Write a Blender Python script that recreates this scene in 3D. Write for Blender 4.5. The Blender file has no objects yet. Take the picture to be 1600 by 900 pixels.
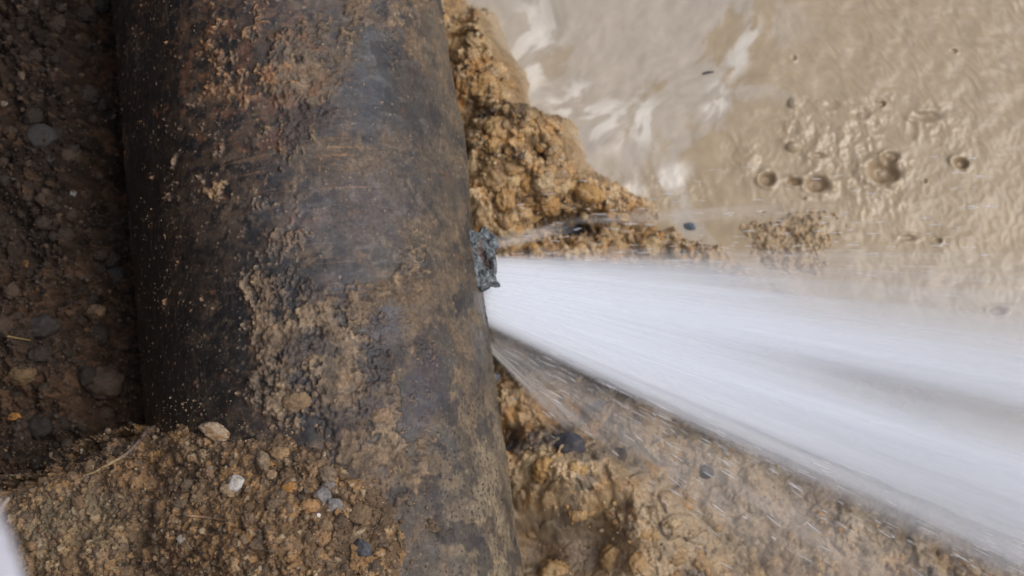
import bpy, math, random
import numpy as np
from mathutils import Matrix, Vector
random.seed(7); RNG = np.random.RandomState(11)
S = bpy.context.scene
COL = S.collection

# ------------------------------------------------------------------ camera
F = 2200.0                                   # focal length in photo pixels (1600 wide)
CAM = np.array([0.17587898, 0.0, 1.20190266])
M = np.array([[9.89263030e-01, 1.46012e-01, 0.0],
              [-1.41769853e-01, 9.59640788e-01, -2.42880353e-01],
              [-3.54959951e-02, 2.40272554e-01, 9.70056253e-01]])
cd = bpy.data.cameras.new('camera'); cam = bpy.data.objects.new('camera', cd); COL.objects.link(cam)
mw = Matrix([[*M[0], CAM[0]], [*M[1], CAM[1]], [*M[2], CAM[2]], [0, 0, 0, 1]])
cam.matrix_world = mw
cd.sensor_width = 36; cd.lens = 36 * F / 1600; cd.clip_start = 0.02; cd.clip_end = 500
cd.dof.use_dof = True; cd.dof.focus_distance = 1.08; cd.dof.aperture_fstop = 6.0
S.camera = cam

# ------------------------------------------------------------------ light
w = bpy.data.worlds.new('World'); S.world = w; w.use_nodes = True
nt = w.node_tree; bg = nt.nodes['Background']
sky = nt.nodes.new('ShaderNodeTexSky'); sky.sky_type = 'NISHITA'; sky.sun_disc = False
SUN_EL, SUN_AZ = math.radians(54), math.radians(98)      # azimuth measured from +Y towards +X
sky.sun_elevation = SUN_EL; sky.sun_rotation = SUN_AZ
sky.air_density = 1.0; sky.dust_density = 5.0; sky.ozone_density = 1.0
nt.links.new(sky.outputs[0], bg.inputs[0]); bg.inputs[1].default_value = 0.125
sd = bpy.data.lights.new('sun', 'SUN'); sd.energy = 1.15; sd.angle = math.radians(50); sd.color = (1, .985, .96)
so = bpy.data.objects.new('sun', sd); COL.objects.link(so)
dirv = Vector((math.sin(SUN_AZ) * math.cos(SUN_EL), math.cos(SUN_AZ) * math.cos(SUN_EL), math.sin(SUN_EL)))
so.rotation_euler = dirv.to_track_quat('Z', 'Y').to_euler(); so.location = (1, 0, 3)
S.view_settings.view_transform = 'Standard'; S.view_settings.look = 'None'
S.view_settings.gamma = 1; S.view_settings.exposure = 0.0; S.view_settings.use_curve_mapping = False
S.render.engine = 'CYCLES'
S.cycles.use_denoising = True
S.cycles.transparent_max_bounces = 48; S.cycles.max_bounces = 8

# ------------------------------------------------------------------ projection helpers
def proj(x, y, z):
    dx, dy, dz = x - CAM[0], y - CAM[1], z - CAM[2]
    cx = dx * M[0, 0] + dy * M[1, 0] + dz * M[2, 0]
    cy = dx * M[0, 1] + dy * M[1, 1] + dz * M[2, 1]
    cz = dx * M[0, 2] + dy * M[1, 2] + dz * M[2, 2]
    return 800 + F * cx / -cz, 450 - F * cy / -cz
def unproj(px, py, z):
    c0 = (np.asarray(px, float) - 800) / F; c1 = -(np.asarray(py, float) - 450) / F
    d = [M[i, 0] * c0 + M[i, 1] * c1 - M[i, 2] for i in range(3)]
    t = (z - CAM[2]) / d[2]
    return CAM[0] + d[0] * t, CAM[1] + d[1] * t
def depth_at(x, y, z):
    return -((x - CAM[0]) * M[0, 2] + (y - CAM[1]) * M[1, 2] + (z - CAM[2]) * M[2, 2])

# ------------------------------------------------------------------ noise
def hsh(ix, iy, seed):
    n = (ix.astype(np.int64) * 374761393 + iy.astype(np.int64) * 668265263 + seed * 974634777) & 0xffffffff
    n = ((n ^ (n >> 13)) * 1274126177) & 0xffffffff
    n = ((n ^ (n >> 16)) * 2246822519) & 0xffffffff
    return ((n ^ (n >> 15)) & 0xffffff) / float(0x1000000)
def perlin(x, y, seed=0):
    ix = np.floor(x); iy = np.floor(y); fx = x - ix; fy = y - iy
    u = fx * fx * fx * (fx * (fx * 6 - 15) + 10); v = fy * fy * fy * (fy * (fy * 6 - 15) + 10)
    def g(a, b):
        t = hsh(ix + a, iy + b, seed) * 6.2831853
        return np.cos(t) * (fx - a) + np.sin(t) * (fy - b)
    n0 = g(0, 0) * (1 - u) + g(1, 0) * u; n1 = g(0, 1) * (1 - u) + g(1, 1) * u
    return (n0 * (1 - v) + n1 * v) * 1.5
def fbm(x, y, f, o=5, seed=0, gain=.5):
    a = 1.0; s = 0; t = 0
    for i in range(o):
        s = s + a * perlin(x * f + i * 17.3, y * f - i * 9.1, seed + i); t += a; a *= gain; f *= 2.03
    return s / t * 1.6
def worley(x, y, f, seed=0, jit=.9):
    x = x * f; y = y * f; ix = np.floor(x); iy = np.floor(y)
    f1 = np.full(x.shape, 9.); f2 = np.full(x.shape, 9.); cid = np.zeros(x.shape)
    for a in (-1, 0, 1):
        for b in (-1, 0, 1):
            jx = ix + a; jy = iy + b
            r1 = hsh(jx, jy, seed); r2 = hsh(jx, jy, seed + 57)
            d = np.hypot(jx + .5 + (r1 - .5) * jit - x, jy + .5 + (r2 - .5) * jit - y)
            c = hsh(jx, jy, seed + 91)
            lt = d < f1
            f2 = np.where(lt, f1, np.minimum(f2, d)); cid = np.where(lt, c, cid); f1 = np.where(lt, d, f1)
    return f1, f2, cid
def ss(a, b, x):
    t = np.clip((x - a) / (b - a), 0, 1); return t * t * (3 - 2 * t)
def clods(x, y, size, seed, fill=.75, wob=.25):
    """rounded lumps of about this size (metres), returns height 0..1 (x size/2) and a random id"""
    wx = x + size * wob * perlin(x / size * 2.1, y / size * 2.1, seed + 5)
    wy = y + size * wob * perlin(x / size * 2.1 + 31, y / size * 2.1, seed + 6)
    f1, f2, c = worley(wx, wy, 1 / size, seed)
    r = .35 + .45 * c
    h = np.sqrt(np.clip(1 - (f1 / r) ** 2, 0, 1)) * r
    return h * (hsh(np.floor(c * 9999), np.floor(c * 7777), 3) < fill), c
def blob(px, py, cx, cy, rx, ry, rot=0, soft=.5):
    a = math.radians(rot); dx = px - cx; dy = py - cy
    u = (dx * math.cos(a) + dy * math.sin(a)) / rx; v = (-dx * math.sin(a) + dy * math.cos(a)) / ry
    return 1 - ss(1 - soft, 1 + soft, np.hypot(u, v))
def sdpoly(px, py, P):
    d = np.full(px.shape, 1e9); ins = np.zeros(px.shape, bool); n = len(P)
    for i in range(n):
        ax, ay = P[i]; bx, by = P[(i + 1) % n]; ex, ey = bx - ax, by - ay
        t = np.clip(((px - ax) * ex + (py - ay) * ey) / (ex * ex + ey * ey), 0, 1)
        d = np.minimum(d, np.hypot(px - ax - t * ex, py - ay - t * ey))
        if ay != by:
            ins ^= ((ay > py) != (by > py)) & (px < ex * (py - ay) / ey + ax)
    return np.where(ins, d, -d)
def mixc(c, m, col):
    m = np.clip(m, 0, 1)[..., None]; return c * (1 - m) + np.asarray(col) * m

# ------------------------------------------------------------------ mesh helpers
def mesh_from(name, V, faces, mat, parent=None, col=None, attrs=None, smooth=True, uv=None):
    """V (n,3); faces (m,k) int array"""
    me = bpy.data.meshes.new(name); n = len(V); m, k = faces.shape
    me.vertices.add(n); me.vertices.foreach_set('co', np.ascontiguousarray(V, np.float32).ravel())
    me.loops.add(m * k); me.loops.foreach_set('vertex_index', np.ascontiguousarray(faces, np.int32).ravel())
    me.polygons.add(m); me.polygons.foreach_set('loop_start', np.arange(0, m * k, k, dtype=np.int32))
    me.polygons.foreach_set('loop_total', np.full(m, k, np.int32))
    me.update(calc_edges=True)
    me.polygons.foreach_set('use_smooth', np.full(m, smooth))
    if col is not None:
        a = me.color_attributes.new('Col', 'FLOAT_COLOR', 'POINT')
        c = np.ones((n, 4), np.float32); c[:, :3] = np.clip(col.reshape(-1, 3), 0, 1); a.data.foreach_set('color', c.ravel())
    for an, av in (attrs or {}).items():
        a = me.attributes.new(an, 'FLOAT', 'POINT'); a.data.foreach_set('value', np.ascontiguousarray(av, np.float32).ravel())
    if mat: me.materials.append(mat)
    o = bpy.data.objects.new(name, me); COL.objects.link(o)
    if parent: o.parent = parent
    return o
def grid_faces(ny, nx, wrap=False):
    i = np.arange(ny * nx).reshape(ny, nx)
    if wrap: i = np.concatenate([i, i[:, :1]], 1)
    return np.stack([i[:-1, :-1], i[:-1, 1:], i[1:, 1:], i[1:, :-1]], -1).reshape(-1, 4)
def tag(o, label=None, cat=None, group=None, kind=None):
    if label: o['label'] = label
    if cat: o['category'] = cat
    if group: o['group'] = group
    if kind: o['kind'] = kind
    return o

def N(nt, t, **kw):
    n = nt.nodes.new(t)
    for k, v in kw.items():
        if k in n.inputs: n.inputs[k].default_value = v
        else: setattr(n, k, v)
    return n
def earth_mat(name, rough=.9, fine=900., amt=.25, bump=.5, bdist=.0008, spec=.3, use_wet=False, grain=3500.):
    m = bpy.data.materials.new(name); m.use_nodes = True; t = m.node_tree; b = t.nodes['Principled BSDF']; L = t.links.new
    at = N(t, 'ShaderNodeAttribute', attribute_name='Col'); tc = N(t, 'ShaderNodeTexCoord')
    n1 = N(t, 'ShaderNodeTexNoise'); n1.inputs['Scale'].default_value = fine; n1.inputs['Detail'].default_value = 4
    n2 = N(t, 'ShaderNodeTexNoise'); n2.inputs['Scale'].default_value = grain; n2.inputs['Detail'].default_value = 2
    L(tc.outputs['Object'], n1.inputs['Vector']); L(tc.outputs['Object'], n2.inputs['Vector'])
    mr = N(t, 'ShaderNodeMapRange'); L(n1.outputs['Fac'], mr.inputs['Value'])
    mr.inputs['From Min'].default_value = .3; mr.inputs['From Max'].default_value = .7
    mr.inputs['To Min'].default_value = 1 - amt; mr.inputs['To Max'].default_value = 1 + amt
    vm = N(t, 'ShaderNodeVectorMath', operation='SCALE'); L(at.outputs['Color'], vm.inputs[0]); L(mr.outputs[0], vm.inputs['Scale'])
    L(vm.outputs[0], b.inputs['Base Color'])
    ad = N(t, 'ShaderNodeMath', operation='ADD'); L(n1.outputs['Fac'], ad.inputs[0]); L(n2.outputs['Fac'], ad.inputs[1])
    bp = N(t, 'ShaderNodeBump'); bp.inputs['Strength'].default_value = bump; bp.inputs['Distance'].default_value = bdist
    L(ad.outputs[0], bp.inputs['Height']); L(bp.outputs[0], b.inputs['Normal'])
    b.inputs['Roughness'].default_value = rough; b.inputs['Specular IOR Level'].default_value = spec
    if use_wet:
        w_ = N(t, 'ShaderNodeAttribute', attribute_name='rough'); L(w_.outputs['Fac'], b.inputs['Roughness'])
    return m
MAT_SOIL = earth_mat('dark_soil', .92)
MAT_MOUND = earth_mat('crumbly_soil', .9)
MAT_CLAY = earth_mat('wet_ochre_clay', .45, fine=500, use_wet=True, spec=.4)
MAT_WATER = earth_mat('muddy_water', .16, fine=60, amt=.04, bump=.12, bdist=.001, spec=.5, grain=260., use_wet=True)
MAT_PIPE = earth_mat('dirty_pipe', .6, fine=1300, amt=.40, bump=.5, bdist=.0004, spec=.45, use_wet=True)
MAT_ROCK = earth_mat('rock_surface', .8, fine=500, amt=.3, bump=.4, bdist=.0006)

# ------------------------------------------------------------------ surfaces (heights)
R = 0.15; ZP = -0.20
def axis_nodes(a, b, step, far0, far1):
    mid = np.arange(a, b, step)
    lo = a - np.geomspace(step * 2, abs(far0), 26)[::-1]; hi = b + np.geomspace(step * 2, abs(far1), 26)
    return np.concatenate([lo, mid, hi])

# soil colours
DK = (.030, .021, .015); BR = (.105, .066, .038); OC = (.27, .145, .055); GR = (.15, .13, .105); PALE = (.34, .27, .18); ORG = (.33, .15, .04)

# --- trench soil, left of the pipe
def build_trench():
    xs = axis_nodes(-.42, -.06, .0009, 2.0, .05)
    xs = xs[xs < -.05]
    ys = axis_nodes(-.03, .66, .0009, 2.5, 2.5)
    X, Y = np.meshgrid(xs, ys)
    px, py = proj(X, Y, 0 * X + 0.02)
    g = -X - .15                                        # distance left of the pipe
    base = -.035 + .035 * ss(-.02, .10, g) + .12 * np.clip(g - .05, 0, None)
    base = np.where(X < -.40, base + 3.2 * np.clip(-.40 - X, 0, .45), base)  # unseen wall past the left edge, raised to block the sky there
    gap = blob(px, py, 175, 120, 60, 400, -4, .9)
    base = base - .03 * gap
    base += .02 * fbm(X, Y, 9, 3, 2) + .012 * fbm(X, Y, 26, 3, 5)
    h1, c1 = clods(X, Y, .030, 1, .6); h2, c2 = clods(X, Y, .014, 2, .8); h3, c3 = clods(X, Y, .0065, 3, .9); h4, c4 = clods(X, Y, .0034, 4, .9)
    crum = ss(.3, .6, fbm(X, Y, 12, 3, 41) * .5 + .55)
    Z = base + h1 * .016 + h2 * .009 + h3 * .0050 * (0.6 + crum) + h4 * .0028 * (.4 + crum) + .0020 * fbm(X, Y, 220, 4, 6)
    c = np.zeros(X.shape + (3,)) + np.array((.026, .0195, .0155))  # dark topsoil, its base also darkened to stand in for trench shade
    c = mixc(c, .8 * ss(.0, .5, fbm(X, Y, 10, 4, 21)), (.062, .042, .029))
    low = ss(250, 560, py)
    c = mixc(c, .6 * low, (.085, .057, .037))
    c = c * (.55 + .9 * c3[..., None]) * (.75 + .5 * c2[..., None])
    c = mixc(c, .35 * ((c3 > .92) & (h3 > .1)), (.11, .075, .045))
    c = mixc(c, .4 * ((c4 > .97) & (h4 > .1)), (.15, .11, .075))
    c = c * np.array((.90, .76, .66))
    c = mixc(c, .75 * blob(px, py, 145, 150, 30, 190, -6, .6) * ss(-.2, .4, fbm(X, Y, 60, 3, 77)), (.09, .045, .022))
    # large smooth dark clod and patches
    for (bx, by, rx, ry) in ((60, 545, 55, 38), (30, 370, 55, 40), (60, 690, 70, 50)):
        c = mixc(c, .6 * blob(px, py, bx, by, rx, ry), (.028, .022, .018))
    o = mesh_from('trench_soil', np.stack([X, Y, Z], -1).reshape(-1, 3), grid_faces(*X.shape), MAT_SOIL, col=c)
    tag(o, 'dark crumbly trench soil in shade left of the pipe', 'soil', kind='structure')
    return xs, ys, Z
TR = build_trench()

# --- mound of loose soil in the foreground, lapping over the pipe
MOUND = [(-60, 745), (20, 742), (60, 728), (95, 700), (130, 690), (165, 672), (215, 664), (262, 676), (300, 668), (345, 690), (400, 688), (450, 682),
         (500, 704), (540, 730), (585, 752), (612, 790), (632, 840), (622, 900), (640, 960), (600, 1100), (560, 1500), (-800, 1500), (-800, 800)]
def pipe_z(X): return np.sqrt(np.clip(R * R - X * X, 0, None))
def build_mound():
    xs = axis_nodes(-.40, .125, .0008, 1.2, .02); xs = xs[xs < .13]
    ys = axis_nodes(-.10, .27, .0008, 2.0, .02); ys = ys[ys < .275]
    X, Y = np.meshgrid(xs, ys)
    top = np.maximum(pipe_z(X), .085 + .02 * np.clip(-X, 0, .4))
    px, py = proj(X, Y, top)
    s = sdpoly(px, py, MOUND) + 13 * fbm(X, Y, 45, 4, 8) + 5 * fbm(X, Y, 160, 3, 9)
    offp = ss(.118, .165, -X)
    thin = .030 * ss(0, 170, s) + .004 * ss(0, 20, s)
    Zin = top + thin + .012 * fbm(X, Y, 14, 3, 31) * ss(20, 150, s) - .05 * ss(-.25, -.4, X)
    Zcliff = np.where(s > 0, Zin - .045 * offp * (1 - ss(0, 45, s)), top - .012 - (.0006 + .004 * offp) * np.clip(-s, 0, 120))
    Z0 = np.where(X < -.42, Zcliff, Zcliff)
    h1, c1 = clods(X, Y, .022, 11, .55); h2, c2 = clods(X, Y, .011, 12, .75); h3, c3 = clods(X, Y, .0055, 13, .85); h4, c4 = clods(X, Y, .003, 14, .9)
    inn = ss(-4, 18, s)
    Z = Z0 + inn * (h1 * .008 + h2 * .006 + h3 * .0034 + h4 * .0018) + .0014 * fbm(X, Y, 240, 4, 16)
    c = np.zeros(X.shape + (3,)) + np.array((.175, .118, .072))
    org = ss(-.1, .6, fbm(X, Y, 11, 3, 61) + .55 * ss(700, 860, py) - .5 * ss(430, 560, px) + .15)
    c = mixc(c, .6 * org, (.27, .165, .08))
    c = mixc(c, .5 * ss(.0, .5, fbm(X, Y, 17, 4, 62)), (.105, .076, .053))
    c = mixc(c, .5 * ss(400, 560, px) * (.4 + .6 * ss(-.3, .3, fbm(X, Y, 30, 3, 63))), (.085, .064, .045))
    c = c * (.6 + .8 * c3[..., None]) * (.75 + .5 * c2[..., None])
    c = mixc(c, .6 * ((c2 > .86) & (h2 > .15)), (.30, .17, .07))
    c = mixc(c, .7 * ((c3 > .91) & (h3 > .1)), (.36, .22, .10))
    c = mixc(c, .7 * ((c3 < .09) & (h3 > .0)), (.035, .03, .026))
    c = mixc(c, .7 * ((c4 > .93) & (h4 > .1)), (.42, .33, .22))
    c = mixc(c, .35 * blob(px, py, 120, 830, 110, 60), (.30, .26, .17))
    c = mixc(c, .45 * blob(px, py, 225, 745, 45, 25), (.32, .19, .09))
    o = mesh_from('soil_mound', np.stack([X, Y, Z], -1).reshape(-1, 3), grid_faces(*X.shape), MAT_MOUND, col=c)
    tag(o, 'mound of loose brown and orange soil lapping over the lower left of the pipe', 'soil', kind='structure')
    return xs, ys, Z
MD = build_mound()

# --- clay bank on the right
BANK = [(600, -300), (700, -60), (722, 0), (752, 35), (765, 62), (800, 100), (812, 135), (815, 172), (850, 175), (882, 190), (903, 245), (940, 275), (985, 288),
        (1008, 310), (1015, 342), (1060, 352), (1120, 385), (1200, 430), (1320, 500), (1450, 600), (1560, 700), (1750, 850), (1900, 1300), (500, 1500), (500, 600)]
BUMPS = [(765, 30, 34, 60, .030), (760, 120, 60, 60, .035), (850, 215, 60, 45, .035), (790, 240, 60, 60, .05), (790, 320, 70, 50, .045), (880, 290, 60, 40, .03),
         (960, 320, 60, 25, .012), (880, 356, 60, 16, -.028), (835, 268, 22, 12, -.03), (885, 232, 24, 14, .012),
         (880, 740, 95, 60, .034), (815, 640, 50, 50, .03), (930, 760, 70, 30, .02), (885, 866, 80, 45, -.030), (830, 880, 35, 50, -.02), (1000, 560, 100, 60, .0),
         (1090, 780, 90, 70, .02), (1010, 840, 50, 50, .02), (970, 640, 50, 45, .02), (1180, 720, 90, 40, .02), (1000, 620, 80, 35, .004), (1100, 680, 80, 35, .010), (955, 790, 20, 50, .0), (1250, 860, 60, 30, .015), (760, 560, 60, 30, .0)]
def build_bank():
    xs = axis_nodes(.07, .62, .0009, .02, 2.0); xs = xs[xs > .065]
    ys = axis_nodes(-.14, .70, .0009, 2.0, 2.0)
    X, Y = np.meshgrid(xs, ys)
    px, py = proj(X, Y, 0 * X + ZP + .03)
    s0 = sdpoly(px, py, BANK)
    s = s0 + (10 + 16 * ss(950, 1050, px) * (py < 460)) * fbm(X, Y, 30, 4, 8) + 4 * fbm(X, Y, 110, 3, 9)
    h = .004 + .028 * ss(-5, 45, s) + .045 * ss(40, 260, s)
    h = np.where(s < 0, .004 + .0011 * np.clip(s, -60, 0), h)
    lowr = ss(520, 700, py) * ss(960, 1150, px)
    h = h - .035 * lowr * (s > 0)
    h = h + .022 * blob(px + 14 * fbm(X, Y, 40, 3, 5), py + 14 * fbm(X, Y, 40, 3, 6), 872, 752, 88, 58, 5, .16)
    for b in BUMPS: h = h + b[4] * blob(px, py, b[0], b[1], b[2], b[3], 0, .6)
    h = np.where(s > 10, np.maximum(h, .008), h)
    pud = blob(px, py, 890, 865, 65, 38, 0, .3)
    # shallow shoal of gravel in the water
    wv = 1 + .5 * fbm(X, Y, 22, 3, 33); shoal = blob(px, py, 1248, 364, 86 * wv, 62 * wv, 8, .45); near = blob(px, py, 1080, 385, 120 * wv, 30 * wv, 12, .6)
    h = np.maximum(h, -.03 + .0312 * np.maximum(shoal, near * .97))
    h1, c1 = clods(X, Y, .034, 21, .7, .4); h2, c2 = clods(X, Y, .016, 22, .8, .4); h3, c3 = clods(X, Y, .008, 23, .8, .35); h4, c4 = clods(X, Y, .004, 24, .9)
    up = (1 - .35 * lowr) * (1 - .85 * pud); lb = ss(480, 560, py)
    Zc = lb * (.008 * fbm(X, Y, 18, 4, 78, .5) - .002 * (1 - ss(0, .12, np.abs(fbm(X, Y, 26, 4, 75, .6)))))
    Z = ZP + h + up * ss(-8, 40, np.maximum(s, 0 * shoal)) * (h1 * (.018 - .002 * lb) + h2 * (.011 - .006 * lb) + h3 * (.0045 - .002 * lb) * (1 - .5 * lb)) + Zc + h4 * .0028 * (1 - .6 * lb) + h3 * .006 * np.maximum(shoal, near) + .004 * fbm(X, Y, 60, 4, 25, .6) * up
    c = np.zeros(X.shape + (3,)) + np.array((.44, .285, .135))
    c = mixc(c, .8 * ss(-.1, .5, fbm(X, Y, 40, 4, 71)), (.54, .41, .24))
    c = mixc(c, .7 * ss(.05, .5, fbm(X, Y, 30, 4, 72)), (.50, .26, .085))
    c = mixc(c, .35 * ss(.2, .6, fbm(X, Y, 55, 4, 73)), (.10, .065, .04))
    c = c * (.80 + .36 * c3[..., None]) * (.85 + .3 * c2[..., None])
    c = mixc(c, .7 * ((c4 > .9) & (h4 > .1)), (.58, .46, .30))
    c = mixc(c, .6 * ((c4 < .05)), (.10, .08, .06))
    lowb = ss(500, 560, py)
    vein = 1 - ss(.0, .10, np.abs(fbm(X, Y, 26, 4, 75, .6)))
    c = mixc(c, .2 * vein * lowb, (.20, .11, .045))
    c = mixc(c, .75 * lowb * (c1 < .13) * (h1 > .03), (.085, .08, .082)); c = mixc(c, .6 * lowb * (c2 < .12), (.11, .09, .08)); c = mixc(c, .5 * lowb * (c2 > .75), (.46, .24, .08)); c = mixc(c, .5 * (c2 > .86), (.62, .48, .30))
    c = mixc(c, .6 * lowb * ss(.05, .45, fbm(X, Y, 36, 5, 76, .6)), (.56, .42, .24))
    c = mixc(c, .45 * lowb * ss(.1, .5, fbm(X, Y, 22, 4, 77, .6)), (.26, .20, .14))
    for (bx, by, rx, ry, m, cc) in ((800, 215, 45, 30, .8, (.075, .052, .036)), (770, 60, 26, 60, .5, (.34, .25, .11)), (765, 130, 45, 40, .6, (.22, .14, .07)), (800, 75, 30, 30, .5, (.33, .29, .22)),
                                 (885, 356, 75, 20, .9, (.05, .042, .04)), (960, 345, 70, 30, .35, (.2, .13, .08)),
                                 (890, 865, 70, 42, .95, (.24, .18, .13)), (840, 590, 60, 40, .5, (.16, .12, .085)), (930, 600, 90, 40, .5, (.16, .12, .085)),
                                 (890, 690, 45, 34, .6, (.09, .08, .075)), (960, 620, 45, 35, .5, (.10, .09, .085)), (980, 690, 30, 60, .5, (.09, .06, .04)),
                                 (850, 660, 50, 22, .5, (.42, .22, .08)), (965, 830, 14, 45, .5, (.14, .07, .035)), (850, 825, 80, 10, .7, (.10, .07, .045)), (965, 705, 26, 22, .6, (.09, .07, .055)), (800, 700, 20, 18, .6, (.08, .065, .055)),  # thin dark band below the big lump paints its underside shade
                                 (1160, 780, 260, 110, .45, (.42, .33, .22)), (1330, 800, 220, 90, .5, (.38, .31, .22)), (1110, 850, 90, 45, .5, (.50, .36, .19))):
        c = mixc(c, m * blob(px, py, bx, by, rx, ry) * (.6 + .4 * ss(-.3, .2, fbm(X, Y, 70, 3, 88))), cc)
    c = mixc(c, .75 * shoal, (.42, .31, .20)) * np.where(shoal > .2, .55 + .9 * c3, 1)[..., None]
    c = mixc(c, .85 * (1 - ss(-20, 12, s)) * (1 - np.maximum(shoal, near)), (.40, .32, .22))
    wetb = lowb * (1 - .8 * blob(px, py, 872, 752, 88, 60, 5, .2) * .8)
    c = c * (1 - .10 * wetb[..., None] * np.array((1.15, .92, .45)))
    c = mixc(c, .35 * wetb * ss(-.2, .3, fbm(X, Y, 12, 3, 96)), (.36, .285, .20))
    c = mixc(c, .6 * blob(px, py, 1245, 362, 60, 40, 8, .8) + .5 * ss(960, 1060, px) * (py < 430), (.43, .335, .22))
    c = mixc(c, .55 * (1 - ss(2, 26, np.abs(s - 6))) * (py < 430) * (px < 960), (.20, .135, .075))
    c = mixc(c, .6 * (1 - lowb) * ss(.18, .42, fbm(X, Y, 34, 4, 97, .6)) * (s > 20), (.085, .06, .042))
    c = mixc(c, .40 * wetb * ss(.15, .45, fbm(X, Y, 17, 4, 95, .6)), (.10, .085, .075))
    rough = .60 - .3 * ss(430, 600, py) + .15 * fbm(X, Y, 50, 2, 90)
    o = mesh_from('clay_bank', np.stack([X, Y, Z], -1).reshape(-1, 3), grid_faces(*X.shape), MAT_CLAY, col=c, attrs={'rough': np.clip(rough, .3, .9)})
    tag(o, 'wet ochre clay bank between the pipe and the muddy water', 'clay bank', kind='structure')
    return xs, ys, Z
BK = build_bank()

# --- muddy water
CR = [(1198, 280, 12, 11, .009), (1241, 284, 13, 7, .008), (1276, 288, 21, 15, .010), (1380, 268, 26, 19, .013), (1392, 246, 14, 9, .007), (1503, 255, 12, 10, .010), (1445, 283, 4, 4, .004),
      (1378, 162, 6, 5, .005), (1490, 80, 6, 4, .004), (1466, 376, 6, 5, .005), (1420, 371, 13, 5, .004), (1277, 243, 14, 5, .004), (1560, 486, 14, 7, .006), (1240, 229, 11, 9, -.006),
      (1240, 162, 10, 9, -.004), (1167, 245, 20, 16, -.0015), (1448, 182, 26, 9, .004), (1240, 90, 5, 5, .003), (1300, 165, 14, 8, .002), (1345, 178, 16, 10, .002), (1425, 205, 10, 18, .002)]
def build_water():
    xs = axis_nodes(.10, .76, .0009, .02, 60.0); xs = xs[xs > .08]
    ys = axis_nodes(-.10, .70, .0009, 60.0, 60.0)
    X, Y = np.meshgrid(xs, ys)
    px, py = proj(X, Y, 0 * X + ZP)
    Z = np.zeros_like(X)
    rx_ = ss(1080, 1250, px)
    # short steep ripples, crests running down to the right in the upper right corner
    wx = X + .006 * fbm(X, Y, 30, 2, 101); wy = Y + .006 * fbm(X, Y, 30, 2, 102)
    a = math.radians(-52); U = wx * math.cos(a) + wy * math.sin(a); V = -wx * math.sin(a) + wy * math.cos(a)
    rip = 1 - np.abs(perlin(U * 45, V * 120, 103)) * 2
    rip2 = 1 - np.abs(perlin(X * 110, Y * 90, 104)) * 2
    ur = ss(1150, 1350, px) * (1 - ss(150, 330, py)); lr = ss(1080, 1200, px) * ss(120, 260, py)
    Z += ur * .00024 * rip + (.15 * rx_ + lr) * .00018 * rip2 + .0010 * fbm(X, Y, 22, 3, 105)
    # agitated network where drops fall
    ag = blob(px, py, 1330, 235, 170, 105, 0, .45)
    f1, f2, _ = worley(X + .004 * fbm(X, Y, 50, 2, 3), Y + .004 * fbm(X, Y, 50, 2, 4), 42, 106)
    ag = ag * ss(-.3, .3, fbm(X, Y, 14, 2, 44))
    Z += ag * .0007 * (1 - ss(0, .4, f2 - f1)) + ag * .0015 * fbm(X, Y, 60, 3, 107)
    pit = np.zeros_like(X)
    for (cx, cy, a_, b_, d) in CR:
        wob = 1 + .22 * fbm(X, Y, 55, 2, int(cx))
        r = np.hypot((px - cx) / a_, (py - cy) / b_) * wob
        if d > 0:
            Z += -d * .6 * (1 - ss(.35, 1.1, r)) + d * .22 * np.exp(-((r - 1.3) / .3) ** 2) * (.6 + .8 * fbm(X, Y, 80, 2, 9))
            pit = np.maximum(pit, (1 - ss(.7, 1.15, r)) * min(1, d / .008))
        else:
            Z += -d * np.sqrt(np.clip(1 - r * r, 0, 1))
    # splash churn along the bank and under the stream
    spl = blob(px, py, 1030, 300, 90, 40, 0, .6)
    Z += spl * .0009 * fbm(X, Y, 70, 3, 108)
    tan = np.array((.38, .302, .198)); c = np.zeros(X.shape + (3,)) + tan
    # thin pale silt film swirling on the surface, left and middle
    q1 = fbm(X, Y, 5, 3, 111); q2 = fbm(X, Y, 5, 3, 112)
    a = math.radians(62); U = X * math.cos(a) + Y * math.sin(a) + .05 * q1; V = -X * math.sin(a) + Y * math.cos(a) + .05 * q2
    film = fbm(U * .5, V, 17, 5, 113, .55)
    reg = 1 - ss(990, 1290, px + .2 * py)
    m = ss(-.22, .12, film + .9 * reg - .45) * (1 - ss(1120, 1330, px))
    top_ = 1 - ss(380, 470, py); m = m * top_
    c = mixc(c, .95 * m, (.43, .38, .31)); c = mixc(c, .8 * (1 - ss(950, 1100, px)) * (1 - top_), (.24, .175, .12))
    c = mixc(c, .55 * top_ * (1 - ss(760, 960, px - .25 * py)) , (.40, .365, .31))
    fo = np.zeros_like(X)
    for (bx, by, rx, ry, ro) in ((1160, 80, 16, 48, 25), (1115, 165, 18, 35, 15), (1050, 278, 30, 18, -35), (950, 195, 45, 38, 20), (905, 160, 24, 34, 10), (1005, 190, 25, 40, 0), (880, 170, 35, 12, 20), (1175, 45, 10, 20, 0), (985, 300, 30, 10, -10), (830, 80, 40, 80, 10)):
        fo = np.maximum(fo, blob(px, py, bx, by, rx, ry, ro, .7))
    fo *= ss(-.15, .35, fbm(U * .7, V, 40, 4, 117) + .1)
    c = mixc(c, .85 * fo, (.68, .65, .58))
    c = mixc(c, .35 * blob(px, py, 950, 240, 55, 45, 30) * ss(-.3, .1, film), (.36, .35, .34))
    fine = fbm(U * .6, V, 90, 3, 119)
    c *= (1 + .10 * fine + .05 * fbm(X, Y, 12, 3, 118))[..., None]
    # silt marbling that follows the ripples on the right
    rr = ss(1120, 1280, px)
    c = mixc(c, .35 * rr * ss(.4, .95, np.where(ur > .3, rip, rip2)), (.45, .375, .28))
    c = mixc(c, .6 * pit, (.20, .13, .065))
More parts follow.
